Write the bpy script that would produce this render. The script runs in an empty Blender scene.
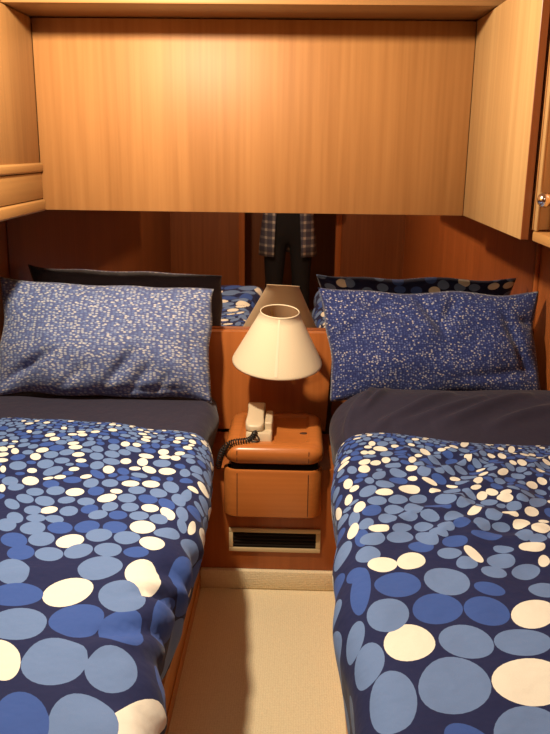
import bpy, bmesh, math, random
import numpy as np
from mathutils import Vector, Matrix, noise
from mathutils.geometry import delaunay_2d_cdt
PI = math.pi
COL = bpy.context.scene.collection

# ------------------------------------------------------------------ helpers
def link(o, parent=None):
    COL.objects.link(o)
    if parent is not None:
        o.parent = parent
    return o

def tag(o, label=None, cat=None, group=None, kind=None):
    if label: o['label'] = label
    if cat: o['category'] = cat
    if group: o['group'] = group
    if kind: o['kind'] = kind
    return o

def thing(name, label, cat, loc=(0, 0, 0), group=None):
    o = bpy.data.objects.new(name, None)
    o.empty_display_size = 0.05
    o.location = loc
    link(o)
    return tag(o, label, cat, group)

def obj(name, bm, mats, parent=None, smooth=False, auto=None):
    """bm is in world coordinates; the object's origin is its parent's base"""
    off = parent_base(parent)
    if off.length > 0:
        bmesh.ops.translate(bm, verts=bm.verts, vec=-off)
    me = bpy.data.meshes.new(name)
    bmesh.ops.recalc_face_normals(bm, faces=bm.faces)
    bm.to_mesh(me); bm.free()
    for m in (mats if isinstance(mats, (list, tuple)) else [mats]):
        me.materials.append(m)
    if smooth:
        me.shade_smooth()
    o = bpy.data.objects.new(name, me)
    link(o, parent)
    if auto is not None:
        me.shade_smooth()
        me.set_sharp_from_angle(angle=math.radians(auto))
    return o

def parent_base(p):
    v = Vector((0, 0, 0))
    while p is not None:
        v += p.location
        p = p.parent
    return v

def add_box(bm, x0, x1, y0, y1, z0, z1, bev=0.0, seg=2):
    vs = [bm.verts.new((x, y, z)) for z in (z0, z1) for y in (y0, y1) for x in (x0, x1)]
    fs = [(0, 2, 3, 1), (4, 5, 7, 6), (0, 1, 5, 4), (2, 6, 7, 3), (0, 4, 6, 2), (1, 3, 7, 5)]
    faces = [bm.faces.new([vs[i] for i in f]) for f in fs]
    if bev > 0:
        es = list({e for f in faces for e in f.edges})
        bmesh.ops.bevel(bm, geom=es, offset=bev, segments=seg, affect='EDGES', profile=0.5)
    return vs

def box(name, x0, x1, y0, y1, z0, z1, mat, parent=None, bev=0.004, seg=2):
    bm = bmesh.new()
    add_box(bm, x0, x1, y0, y1, z0, z1, bev, seg)
    return obj(name, bm, mat, parent, auto=35)

def add_loops(bm, loops, closed=True, cap=True):
    rows = [[bm.verts.new(p) for p in lp] for lp in loops]
    n = len(rows[0])
    for a, b in zip(rows, rows[1:]):
        for i in range(n if closed else n - 1):
            j = (i + 1) % n
            bm.faces.new((a[i], a[j], b[j], b[i]))
    if cap:
        bm.faces.new(rows[0][::-1]); bm.faces.new(rows[-1])
    return rows

def rounded_rect(x0, x1, y0, y1, r, seg=6):
    pts = []
    for cx, cy, a0 in ((x1 - r, y1 - r, 0), (x0 + r, y1 - r, 90), (x0 + r, y0 + r, 180), (x1 - r, y0 + r, 270)):
        for k in range(seg + 1):
            a = math.radians(a0 + 90 * k / seg)
            pts.append((cx + r * math.cos(a), cy + r * math.sin(a)))
    return pts

def add_tube(bm, pts, rad, n=8):
    pts = [Vector(p) for p in pts]
    loops = []
    prev = None
    for i, p in enumerate(pts):
        t = (pts[min(i + 1, len(pts) - 1)] - pts[max(i - 1, 0)]).normalized()
        if prev is None:
            u = t.orthogonal().normalized()
        else:
            u = (prev - t * prev.dot(t))
            u = u.normalized() if u.length > 1e-6 else t.orthogonal().normalized()
        prev = u
        v = t.cross(u)
        r = rad[i] if isinstance(rad, (list, tuple)) else rad
        loops.append([p + (u * math.cos(2 * PI * k / n) + v * math.sin(2 * PI * k / n)) * r for k in range(n)])
    add_loops(bm, loops)

def lathe(bm, prof, M, n=32, cap=True):
    loops = [[M @ Vector((r * math.cos(2 * PI * k / n), r * math.sin(2 * PI * k / n), z)) for k in range(n)] for r, z in prof]
    add_loops(bm, loops, cap=cap)

def smoothstep(a, b, x):
    t = min(1, max(0, (x - a) / (b - a)))
    return t * t * (3 - 2 * t)

def lerp_table(tb, x):
    if x <= tb[0][0]: return tb[0][1]
    for (a, va), (b, vb) in zip(tb, tb[1:]):
        if x <= b:
            return va + (vb - va) * smoothstep(a, b, x)
    return tb[-1][1]

# ------------------------------------------------------------------ camera
F_PX, CAM_Z = 800.0, 1.5
p_, y_, r_ = (math.radians(v) for v in (15.4, 1.6, 0.7))
fw = Vector((-math.sin(y_) * math.cos(p_), math.cos(y_) * math.cos(p_), -math.sin(p_)))
rt = Vector((math.cos(y_), math.sin(y_), 0)); up = rt.cross(fw)
rt2 = math.cos(r_) * rt + math.sin(r_) * up
up2 = -math.sin(r_) * rt + math.cos(r_) * up
cd = bpy.data.cameras.new('camera')
cd.sensor_fit = 'VERTICAL'; cd.sensor_height = 36.0; cd.lens = F_PX / 734 * 36.0
cd.clip_start = 0.02
cam = bpy.data.objects.new('camera', cd)
cam.matrix_world = Matrix(((rt2.x, up2.x, -fw.x, 0), (rt2.y, up2.y, -fw.y, 0), (rt2.z, up2.z, -fw.z, CAM_Z), (0, 0, 0, 1)))
link(cam)
bpy.context.scene.camera = cam

# ------------------------------------------------------------------ bed linen surfaces
XWL, XWR, YM = -1.07, 0.87, 2.915        # left wall, right wall, mirror plane
BED = {
    'left': dict(sg=1, xw=-1.055, z0=0.662, r=0.08, lean=0.25, side=0.30,
                 edge=[(1.0, -.200), (1.17, -.212), (1.27, -.236), (1.53, -.220), (1.76, -.213), (1.95, -.222), (2.15, -.235), (2.35, -.255), (2.6, -.252), (2.85, -.25)],
                 far=[(-1.05, 2.425), (-.62, 2.395), (-.28, 2.335)]),
    'right': dict(sg=-1, xw=0.86, z0=0.662, r=0.08, lean=0.13, side=0.36,
                 edge=[(1.0, .098), (1.21, .095), (1.43, .092), (1.55, .096), (1.83, .103), (2.08, .108), (2.34, .127), (2.52, .155), (2.7, .17), (2.85, .175)],
                 far=[(.1, 2.32), (.20, 2.335), (.47, 2.285), (.86, 2.30)]),
}
S_TOP = 0.74
Y_FOOT = 0.93

def n3(x, y, z=0.0):
    return noise.noise(Vector((x, y, z)))

def ridge_line(x, y, x0, y0, x1, y1, w):
    dx, dy = x1 - x0, y1 - y0
    L2 = dx * dx + dy * dy
    k = min(1, max(0, ((x - x0) * dx + (y - y0) * dy) / L2))
    d2 = (x - x0 - k * dx) ** 2 + (y - y0 - k * dy) ** 2
    return math.exp(-d2 / (w * w)) * math.sin(PI * min(1, max(0.0, 0.08 + 0.84 * k))) 

def bed_point(which, s, t, lift=0.0, yfar=None, wrinkle=None, sheet=False):
    """s: distance from the wall across the bed and down the aisle side; t: distance towards the foot"""
    B = BED[which]
    r, sg = B['r'], B['sg']
    if yfar is None:
        xa = B['xw'] + sg * min(s, S_TOP)
        tb = B['far']
        yfar = lerp_table(tb, xa)
    y = yfar - t
    dropf = 0.0
    if y < Y_FOOT:                         # over the foot end
        d = Y_FOOT - y
        a = min(d / r, PI / 2)
        y = Y_FOOT - r * math.sin(a) - 0.02 * max(0, d - r * PI / 2)
        dropf = r * (1 - math.cos(a)) + max(0, d - r * PI / 2)
    xe = lerp_table(B['edge'], y)
    q = s - S_TOP
    x_start = xe - sg * r
    drop = 0.0
    if q <= 0:
        x = B['xw'] + (x_start - B['xw']) * (s / S_TOP)
        nx, nz = 0, 1
    else:
        a = min(q / r, PI / 2)
        rest = max(0, q - r * PI / 2)
        x = x_start + sg * r * math.sin(a) - sg * rest * math.sin(B['lean'])
        drop = r * (1 - math.cos(a)) + rest * math.cos(B['lean'])
        nx, nz = sg * math.sin(a), math.cos(a)
    z = B['z0'] + lift - math.hypot(drop, dropf)
    w = wrinkle(s, t, q, y) if wrinkle else 0.0
    return Vector((x + nx * w, y, z + nz * w))

def duvet_wrinkle_left(s, t, q, y):
    h = 0.010 * n3(s * 3.1, t * 2.6, 1.7) + 0.0045 * n3(s * 9, t * 7, 4.2)
    h -= 0.022 * math.exp(-t / 0.025)
    k = smoothstep(-0.12, 0.08, q)
    fold = 0.5 + 0.5 * math.sin((t - 0.35 * q) * 34 + 3 * n3(t * 3, 9.1))
    h += k * (0.004 + 0.009 * smoothstep(0.4, 0.9, t)) * (fold - 0.5)
    h += k * 0.007 * n3(s * 12, t * 14, 8.0) + k * 0.003 * n3(s * 26, t * 30, 5.0)
    # the two deep tucks of the near corner
    h -= 0.016 * ridge_line(s, t, 0.66, 1.12, 0.92, 0.98, 0.016)
    h -= 0.014 * ridge_line(s, t, 0.70, 0.98, 0.92, 0.88, 0.014)
    h -= 0.012 * ridge_line(s, t, 0.72, 0.86, 0.94, 0.80, 0.014)
    h += 0.010 * ridge_line(s, t, 0.66, 1.17, 0.92, 1.04, 0.018)
    h += 0.008 * ridge_line(s, t, 0.72, 0.93, 0.92, 0.83, 0.014)
    h += 0.008 * ridge_line(s, t, 0.35, 1.02, 0.62, 0.90, 0.02)
    return h

def duvet_wrinkle_right(s, t, q, y):
    h = 0.012 * n3(s * 3.3, t * 3.0, 11.7) + 0.005 * n3(s * 9, t * 8, 14.2)
    h -= 0.018 * math.exp(-t / 0.025)
    rum = smoothstep(0.02, 0.2, t) * (1 - smoothstep(0.62, 0.95, t)) * smoothstep(0.80, 0.55, s)
    c, sn = math.cos(0.62), math.sin(0.62)
    a, b = s * c - t * sn, s * sn + t * c
    rr = 1 - abs(n3(a * 12 + 0.6 * n3(s * 4, t * 4, 2.2), b * 4.5, 5.5)) * 2.2
    h += rum * 0.013 * (rr - 0.4)
    rr2 = 1 - abs(n3(b * 9 + 3.3, a * 3.2, 7.5)) * 2.2
    h += rum * 0.008 * (rr2 - 0.4)
    k = smoothstep(-0.1, 0.08, q)
    h += k * 0.008 * n3(s * 4, t * 6, 21.0) + k * 0.003 * math.sin(t * 19 + 2 * s)
    h += 0.005 * math.exp(-((s - 0.3) / 0.25) ** 2) * smoothstep(.7, 1.0, t)
    return h

WR = {'left': duvet_wrinkle_left, 'right': duvet_wrinkle_right}

def duvet_point(which, s, t):
    p = bed_point(which, s, t, 0.0, None, WR[which])
    return p
PLACED = {'left': [(0.5173, 1.0266, 0.0557, 0.0381, 2.77, 'b'),
 (0.6121, 0.9825, 0.0576, 0.0427, 2.07, 'c'),
 (0.7225, 0.9773, 0.059, 0.0431, 0.85, 'l'),
 (0.5549, 1.1122, 0.0598, 0.0489, 2.45, 'l'),
 (0.6596, 1.0661, 0.0573, 0.0486, 2.12, 'b'),
 (0.7494, 1.0776, 0.0603, 0.0439, 1.66, 'b'),
 (0.5515, 1.2231, 0.058, 0.0309, 1.18, 'c'),
 (0.6375, 1.202, 0.0698, 0.0546, 1.72, 'l'),
 (0.7341, 1.2022, 0.0574, 0.0441, 1.41, 'l'),
 (0.625, 1.3637, 0.0709, 0.0428, 1.24, 'b'),
 (0.7133, 1.3438, 0.0737, 0.0515, 1.34, 'l'),
 (0.8, 1.2937, 0.0851, 0.0328, 2.21, 'c'),
 (0.4789, 0.9517, 0.0518, 0.0346, 1.02, 'l'),
 (0.6461, 0.8816, 0.0511, 0.0429, 2.16, 'l'),
 (0.742, 0.8905, 0.0662, 0.0384, 1.19, 'c'),
 (0.705, 0.806, 0.0283, 0.0191, -3.12, 'b'),
 (0.6427, 0.8067, 0.0308, 0.0288, 2.77, 'l'),
 (0.5828, 0.8322, 0.0371, 0.0253, 2.11, 'l'),
 (0.5258, 0.8636, 0.0309, 0.0281, 2.86, 'l'),
 (0.4675, 0.8754, 0.0315, 0.0283, 1.43, 'b'),
 (0.5527, 0.7981, 0.0355, 0.0254, 2.15, 'c'),
 (0.491, 0.8101, 0.0309, 0.0277, 1.9, 'l'),
 (0.6066, 0.7515, 0.0326, 0.0278, 2.14, 'l'),
 (0.6714, 0.7489, 0.0322, 0.0289, -2.5, 'l'),
 (0.7316, 0.7658, 0.0326, 0.0259, 0.85, 'c'),
 (0.6928, 0.6894, 0.0353, 0.0295, 1.22, 'c'),
 (0.4355, 0.8265, 0.0377, 0.0252, 0.8, 'b'),
 (0.4563, 0.7675, 0.0325, 0.0277, 1.17, 'l'),
 (0.5136, 0.7501, 0.0291, 0.0274, 2.71, 'b'),
 (0.5698, 0.7242, 0.0332, 0.0242, 2.13, 'b'),
 (0.6316, 0.7052, 0.0299, 0.0289, 1.23, 'b'),
 (0.3933, 0.7572, 0.036, 0.0206, 1.03, 'l'),
 (0.3982, 0.7181, 0.0351, 0.0171, 1.01, 'l'),
 (0.4458, 0.7162, 0.0248, 0.0204, -2.47, 'l'),
 (0.4882, 0.7135, 0.0242, 0.0188, -2.62, 'l'),
 (0.5781, 0.6616, 0.0273, 0.0186, 2.11, 'l'),
 (0.6227, 0.6443, 0.0244, 0.021, 2.06, 'b'),
 (0.671, 0.6321, 0.024, 0.0236, 1.79, 'l'),
 (0.7197, 0.6418, 0.027, 0.0195, 0.82, 'l'),
 (0.7692, 0.6032, 0.0355, 0.0155, 1.35, 'l'),
 (0.7356, 0.613, 0.0358, 0.0146, 1.08, 'c'),
 (0.6887, 0.5882, 0.0236, 0.0188, -2.58, 'c'),
 (0.3641, 0.6432, 0.0343, 0.0155, 0.96, 'l'),
 (0.4233, 0.6724, 0.0276, 0.0194, 1.01, 'l'),
 (0.4602, 0.6681, 0.0216, 0.0191, 2.0, 'c'),
 (0.5071, 0.6655, 0.0273, 0.0221, 1.39, 'l'),
 (0.5517, 0.6423, 0.0259, 0.0195, 1.85, 'b'),
 (0.5946, 0.6107, 0.0269, 0.0177, 1.87, 'l'),
 (0.6406, 0.5937, 0.0243, 0.021, 1.89, 'l'),
 (0.7247, 0.5621, 0.0347, 0.0175, 1.09, 'b'),
 (0.6762, 0.5405, 0.028, 0.0228, 0.86, 'b'),
 (0.625, 0.5497, 0.0263, 0.0214, 2.11, 'l'),
 (0.5781, 0.5694, 0.0309, 0.0179, 2.1, 'c'),
 (0.3844, 0.6096, 0.0311, 0.0179, 0.85, 'l'),
 (0.4353, 0.6202, 0.0309, 0.021, 0.86, 'l'),
 (0.485, 0.6079, 0.0221, 0.019, 2.42, 'l'),
 (0.5331, 0.6052, 0.0228, 0.0219, 1.55, 'l'),
 (0.4942, 0.5587, 0.0258, 0.0217, 2.04, 'c'),
 (0.3969, 0.5687, 0.0271, 0.0202, 0.87, 'l'),
 (0.4456, 0.5597, 0.0278, 0.0229, 1.31, 'l'),
 (0.5437, 0.5385, 0.0286, 0.0207, 1.67, 'b'),
 (0.6425, 0.4975, 0.0255, 0.0206, 2.17, 'l'),
 (0.6973, 0.4986, 0.0284, 0.0222, 1.33, 'l'),
 (0.7244, 0.454, 0.0385, 0.0199, 1.27, 'l'),
 (0.7507, 0.531, 0.0384, 0.0177, 1.32, 'l'),
 (0.7677, 0.4999, 0.0386, 0.0146, 1.69, 'l'),
 (0.3654, 0.4999, 0.0296, 0.0208, 1.08, 'c'),
 (0.3145, 0.5084, 0.0284, 0.0209, 1.06, 'l'),
 (0.3412, 0.5428, 0.0234, 0.0206, 1.38, 'l'),
 (0.4235, 0.5188, 0.0287, 0.0201, 1.03, 'b'),
 (0.521, 0.493, 0.0307, 0.0194, 1.63, 'l'),
 (0.5688, 0.4797, 0.0253, 0.022, 1.65, 'l'),
 (0.6209, 0.4656, 0.0248, 0.0173, 2.52, 'c'),
 (0.6721, 0.4482, 0.0245, 0.0221, 2.21, 'c'),
 (0.8045, 0.6369, 0.0317, 0.0106, 1.58, 'c'),
 (0.7799, 0.6532, 0.0256, 0.0128, 1.17, 'l'),
 (0.5475, 0.3959, 0.0268, 0.0163, 1.43, 'c'),
 (0.3505, 0.4388, 0.0153, 0.0126, 0.97, 'c'),
 (0.4573, 0.4193, 0.0146, 0.0121, 2.52, 'c'),
 (0.4344, 0.4723, 0.015, 0.0134, 2.99, 'c'),
 (0.4991, 0.4563, 0.0173, 0.0114, 2.28, 'c'),
 (0.3341, 0.3497, 0.0255, 0.0148, 1.2, 'c'),
 (0.4637, 0.3626, 0.015, 0.0133, 2.77, 'c'),
 (0.6151, 0.3644, 0.0181, 0.0122, 2.4, 'c'),
 (0.6299, 0.315, 0.0251, 0.0152, 1.6, 'c'),
 (0.2732, 0.4432, 0.0218, 0.0077, 1.2, 'c'),
 (0.2239, 0.3008, 0.0196, 0.0135, 0.94, 'c'),
 (0.2634, 0.3124, 0.0235, 0.0111, 1.18, 'c'),
 (0.6819, 0.2372, 0.0202, 0.0156, 1.68, 'c'),
 (0.6891, 0.2681, 0.0171, 0.0121, 2.86, 'c'),
 (0.7187, 0.269, 0.0157, 0.0138, 1.23, 'c'),
 (0.7514, 0.3576, 0.0333, 0.0156, 1.5, 'l'),
 (0.3089, 0.5539, 0.0264, 0.0085, 1.22, 'c')], 'right': [(0.6994, 0.9036, 0.0506, 0.0486, -2.9, 'b'),
 (0.5922, 0.8813, 0.0608, 0.0468, 1.18, 'l'),
 (0.7255, 0.82, 0.0332, 0.0308, 2.92, 'c'),
 (0.6601, 0.808, 0.0423, 0.0307, 1.05, 'c'),
 (0.7323, 1.0032, 0.05, 0.0419, 1.28, 'l'),
 (0.6308, 0.989, 0.0589, 0.0446, -2.36, 'b'),
 (0.5343, 0.9793, 0.0552, 0.0415, 1.06, 'b'),
 (0.4421, 0.9658, 0.065, 0.0357, 0.88, 'c'),
 (0.7039, 1.0913, 0.0544, 0.0492, 1.74, 'c'),
 (0.597, 1.0881, 0.0546, 0.0472, -2.37, 'l'),
 (0.4913, 1.0671, 0.0589, 0.0366, -2.64, 'l'),
 (0.6446, 1.2135, 0.0815, 0.0593, 1.02, 'l'),
 (0.5102, 1.1777, 0.0825, 0.05, -2.39, 'c'),
 (0.7567, 1.2377, 0.0776, 0.0424, 1.48, 'l'),
 (0.5487, 1.3027, 0.0747, 0.0414, 0.83, 'l'),
 (0.7905, 1.124, 0.0584, 0.0355, 1.41, 'l'),
 (0.8104, 1.0451, 0.0476, 0.0221, 1.13, 'l'),
 (0.777, 0.9081, 0.0829, 0.021, 1.47, 'b'),
 (0.7383, 0.3082, 0.0273, 0.0169, 1.52, 'c'),
 (0.7877, 0.3699, 0.0301, 0.014, 1.72, 'c'),
 (0.6911, 0.4575, 0.0251, 0.018, 2.99, 'c'),
 (0.7154, 0.4983, 0.0276, 0.0218, 2.81, 'l'),
 (0.657, 0.4919, 0.0309, 0.0199, -2.58, 'l'),
 (0.5989, 0.4632, 0.0358, 0.017, 0.86, 'l'),
 (0.7335, 0.5482, 0.0334, 0.0247, 1.13, 'b'),
 (0.6739, 0.5455, 0.0265, 0.0253, -3.13, 'l'),
 (0.6209, 0.5378, 0.0399, 0.0254, 1.32, 'l'),
 (0.6958, 0.5988, 0.0349, 0.024, 1.68, 'l'),
 (0.6421, 0.5887, 0.0276, 0.0188, -2.69, 'l'),
 (0.7218, 0.6538, 0.0267, 0.0219, 2.67, 'c'),
 (0.6629, 0.6451, 0.0303, 0.0167, -2.51, 'l'),
 (0.6068, 0.6248, 0.0275, 0.0196, -2.53, 'l'),
 (0.7394, 0.7066, 0.0329, 0.0273, 0.86, 'l'),
 (0.6722, 0.6901, 0.0383, 0.0259, -2.5, 'l'),
 (0.6077, 0.6921, 0.0422, 0.0254, 1.75, 'l'),
 (0.6279, 0.7381, 0.0304, 0.0275, -2.75, 'b'),
 (0.7549, 0.7744, 0.0347, 0.0274, 1.42, 'l'),
 (0.7823, 0.8468, 0.0327, 0.0233, 2.02, 'b'),
 (0.3658, 0.4326, 0.0234, 0.0183, -2.88, 'c'),
 (0.331, 0.2734, 0.0288, 0.0115, 0.89, 'c'),
 (0.4196, 0.5328, 0.0306, 0.0213, 1.12, 'l'),
 (0.4119, 0.5793, 0.0266, 0.0157, -2.69, 'l'),
 (0.461, 0.5891, 0.0351, 0.0206, 1.32, 'l'),
 (0.355, 0.5583, 0.0298, 0.0188, -2.36, 'c'),
 (0.3139, 0.5851, 0.0398, 0.0238, 1.18, 'c'),
 (0.3672, 0.6904, 0.0323, 0.0204, -2.97, 'c'),
 (0.4544, 0.7575, 0.0418, 0.0276, 0.93, 'l'),
 (0.4087, 0.7926, 0.0437, 0.0242, -2.36, 'l'),
 (0.4823, 0.8157, 0.0291, 0.0251, -2.52, 'l'),
 (0.5119, 0.7476, 0.0354, 0.0178, 1.78, 'c'),
 (0.4633, 0.5136, 0.034, 0.0128, 0.96, 'c'),
 (0.4234, 0.4165, 0.0208, 0.0129, 1.02, 'c'),
 (0.3938, 0.4026, 0.0175, 0.0151, 2.45, 'c'),
 (0.3576, 0.4102, 0.0174, 0.0108, -2.79, 'c'),
 (0.5352, 0.795, 0.0306, 0.0213, 0.98, 'l'),
 (0.5669, 0.7609, 0.0309, 0.0214, -2.58, 'l'),
 (0.5762, 0.6635, 0.0266, 0.0203, 2.1, 'l'),
 (0.5542, 0.6313, 0.0265, 0.0209, 1.43, 'l'),
 (0.5241, 0.5652, 0.0411, 0.0215, 1.09, 'l'),
 (0.4776, 0.4754, 0.0421, 0.014, 0.85, 'l'),
 (0.5119, 0.6046, 0.0325, 0.0146, 0.85, 'b'),
 (0.3685, 0.6275, 0.0407, 0.022, 1.26, 'l'),
 (0.3414, 0.6506, 0.0294, 0.0195, 0.8, 'l'),
 (0.3521, 0.4732, 0.0264, 0.0201, 1.16, 'l'),
 (0.2749, 0.434, 0.0416, 0.0178, 0.82, 'l'),
 (0.5445, 0.7013, 0.0384, 0.0223, -2.37, 'b'),
 (0.8365, 0.4704, 0.0421, 0.0149, 1.82, 'c'),
 (0.793, 0.4539, 0.0279, 0.0135, 1.53, 'c'),
 (0.7643, 0.5193, 0.0295, 0.0164, 1.39, 'c'),
 (0.7842, 0.6423, 0.043, 0.0151, 1.52, 'c'),
 (0.7518, 0.6244, 0.0325, 0.0181, 1.31, 'l'),
 (0.7819, 0.5746, 0.0417, 0.0168, 1.55, 'l'),
 (0.7636, 0.6965, 0.0424, 0.016, 1.54, 'b'),
 (0.6982, 0.3531, 0.0332, 0.018, 1.16, 'l'),
 (0.7717, 0.2996, 0.0289, 0.0125, 1.78, 'l'),
 (0.5866, 0.2367, 0.0313, 0.0113, 1.32, 'c'),
 (0.5985, 0.305, 0.0204, 0.0169, 1.51, 'c'),
 (0.6027, 0.3657, 0.0139, 0.0122, 2.8, 'c'),
 (0.6679, 0.2506, 0.0189, 0.0136, 1.3, 'c'),
 (0.5657, 0.3253, 0.031, 0.0186, 1.19, 'l'),
 (0.7315, 0.1867, 0.0166, 0.0122, 1.78, 'c'),
 (0.7097, 0.1904, 0.0171, 0.0124, 1.72, 'c'),
 (0.7087, 0.1239, 0.0175, 0.0113, 1.69, 'c'),
 (0.721, 0.1467, 0.0133, 0.0103, 2.72, 'c'),
 (0.634, 0.1404, 0.0142, 0.0122, 0.94, 'c'),
 (0.5639, 0.1973, 0.0127, 0.009, -2.75, 'c'),
 (0.4016, 0.0445, 0.0409, 0.0128, 1.26, 'c'),
 (0.412, 0.1686, 0.0305, 0.0114, 1.47, 'c'),
 (0.2542, 0.079, 0.0354, 0.0111, 1.3, 'c'),
 (0.1205, 0.0194, 0.0256, 0.0121, 0.95, 'c'),
 (0.3009, 0.1449, 0.0309, 0.0118, 1.53, 'c'),
 (0.2819, 0.2032, 0.0144, 0.0108, 1.59, 'c'),
 (0.4786, 0.325, 0.0197, 0.0127, 0.85, 'c'),
 (0.4947, 0.3721, 0.0163, 0.0082, 2.65, 'c'),
 (0.4193, 0.3423, 0.0343, 0.0125, 1.23, 'c'),
 (0.4341, 0.3877, 0.0182, 0.0069, -2.62, 'c'),
 (0.2629, 0.3368, 0.0204, 0.0142, -2.46, 'c'),
 (0.2272, 0.3144, 0.0153, 0.0144, 1.84, 'c'),
 (0.5456, 0.4063, 0.021, 0.0099, -2.47, 'c'),
 (0.3546, 0.7429, 0.0274, 0.0129, 1.18, 'c')]}
# ------------------------------------------------------------------ materials
def lin(c):
    return tuple((v / 12.92 if v <= 0.04045 else ((v + 0.055) / 1.055) ** 2.4) for v in c)

def new_mat(name):
    m = bpy.data.materials.new(name); m.use_nodes = True
    nt = m.node_tree
    return m, nt, nt.nodes['Principled BSDF']

def plain(name, rgb, rough=0.5, metal=0.0, spec=0.5, bump=None):
    m, nt, b = new_mat(name)
    b.inputs['Base Color'].default_value = (*rgb, 1)
    b.inputs['Roughness'].default_value = rough
    b.inputs['Metallic'].default_value = metal
    b.inputs['Specular IOR Level'].default_value = spec
    if bump:
        sc, st = bump
        tc = nt.nodes.new('ShaderNodeTexCoord'); nz = nt.nodes.new('ShaderNodeTexNoise')
        nz.inputs['Scale'].default_value = sc
        nt.links.new(tc.outputs['Object'], nz.inputs['Vector'])
        bp = nt.nodes.new('ShaderNodeBump'); bp.inputs['Strength'].default_value = st; bp.inputs['Distance'].default_value = 0.01
        nt.links.new(nz.outputs['Fac'], bp.inputs['Height']); nt.links.new(bp.outputs['Normal'], b.inputs['Normal'])
    return m

def wood(name, rgb, axis='Z', contrast=0.16, rough=0.36, spec=0.4):
    """veneer: fine streaks running along one axis plus slow broad bands"""
    m, nt, b = new_mat(name)
    L = nt.links
    tc = nt.nodes.new('ShaderNodeTexCoord')
    outs = []
    for k, (hi, lo) in enumerate(((60, 1.6), (9, 0.35))):
        mp = nt.nodes.new('ShaderNodeMapping')
        sc = [hi, hi, hi]; sc['XYZ'.index(axis)] = lo
        mp.inputs['Scale'].default_value = sc
        mp.inputs['Location'].default_value = (3.1 * k, 1.7, 0.3)
        nz = nt.nodes.new('ShaderNodeTexNoise')
        nz.inputs['Scale'].default_value = 1.0; nz.inputs['Detail'].default_value = 3.0
        L.new(tc.outputs['Object'], mp.inputs['Vector']); L.new(mp.outputs['Vector'], nz.inputs['Vector'])
        outs.append(nz.outputs['Fac'])
    mx = nt.nodes.new('ShaderNodeMath'); mx.operation = 'ADD'
    L.new(outs[0], mx.inputs[0]); L.new(outs[1], mx.inputs[1])
    rp = nt.nodes.new('ShaderNodeMapRange')
    rp.inputs['From Min'].default_value = 0.65; rp.inputs['From Max'].default_value = 1.35
    L.new(mx.outputs[0], rp.inputs['Value'])
    mc = nt.nodes.new('ShaderNodeMix'); mc.data_type = 'RGBA'
    c = contrast
    mc.inputs['A'].default_value = (rgb[0] * (1 - c), rgb[1] * (1 - 1.35 * c), rgb[2] * (1 - 1.7 * c), 1)
    mc.inputs['B'].default_value = (rgb[0] * (1 + c), rgb[1] * (1 + 1.15 * c), rgb[2] * (1 + 1.3 * c), 1)
    L.new(rp.outputs['Result'], mc.inputs['Factor'])
    L.new(mc.outputs['Result'], b.inputs['Base Color'])
    b.inputs['Roughness'].default_value = rough
    b.inputs['Specular IOR Level'].default_value = spec
    return m

def cloth(name, rgb, weave=900, sheen=0.25, fleck=0.10):
    m, nt, b = new_mat(name); L = nt.links
    tc = nt.nodes.new('ShaderNodeTexCoord')
    nz = nt.nodes.new('ShaderNodeTexNoise'); nz.inputs['Scale'].default_value = weave; nz.inputs['Detail'].default_value = 1
    L.new(tc.outputs['Object'], nz.inputs['Vector'])
    mc = nt.nodes.new('ShaderNodeMix'); mc.data_type = 'RGBA'
    mc.inputs['A'].default_value = (*[v * (1 - fleck) for v in rgb], 1)
    mc.inputs['B'].default_value = (*[v * (1 + fleck) for v in rgb], 1)
    L.new(nz.outputs['Fac'], mc.inputs['Factor']); L.new(mc.outputs['Result'], b.inputs['Base Color'])
    b.inputs['Roughness'].default_value = 0.85
    b.inputs['Specular IOR Level'].default_value = 0.2
    b.inputs['Sheen Weight'].default_value = sheen
    b.inputs['Sheen Roughness'].default_value = 0.5
    n2 = nt.nodes.new('ShaderNodeTexNoise'); n2.inputs['Scale'].default_value = 22; n2.inputs['Detail'].default_value = 2
    L.new(tc.outputs['Object'], n2.inputs['Vector'])
    bp = nt.nodes.new('ShaderNodeBump'); bp.inputs['Strength'].default_value = 0.35; bp.inputs['Distance'].default_value = 0.012
    L.new(n2.outputs['Fac'], bp.inputs['Height']); L.new(bp.outputs['Normal'], b.inputs['Normal'])
    return m

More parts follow.
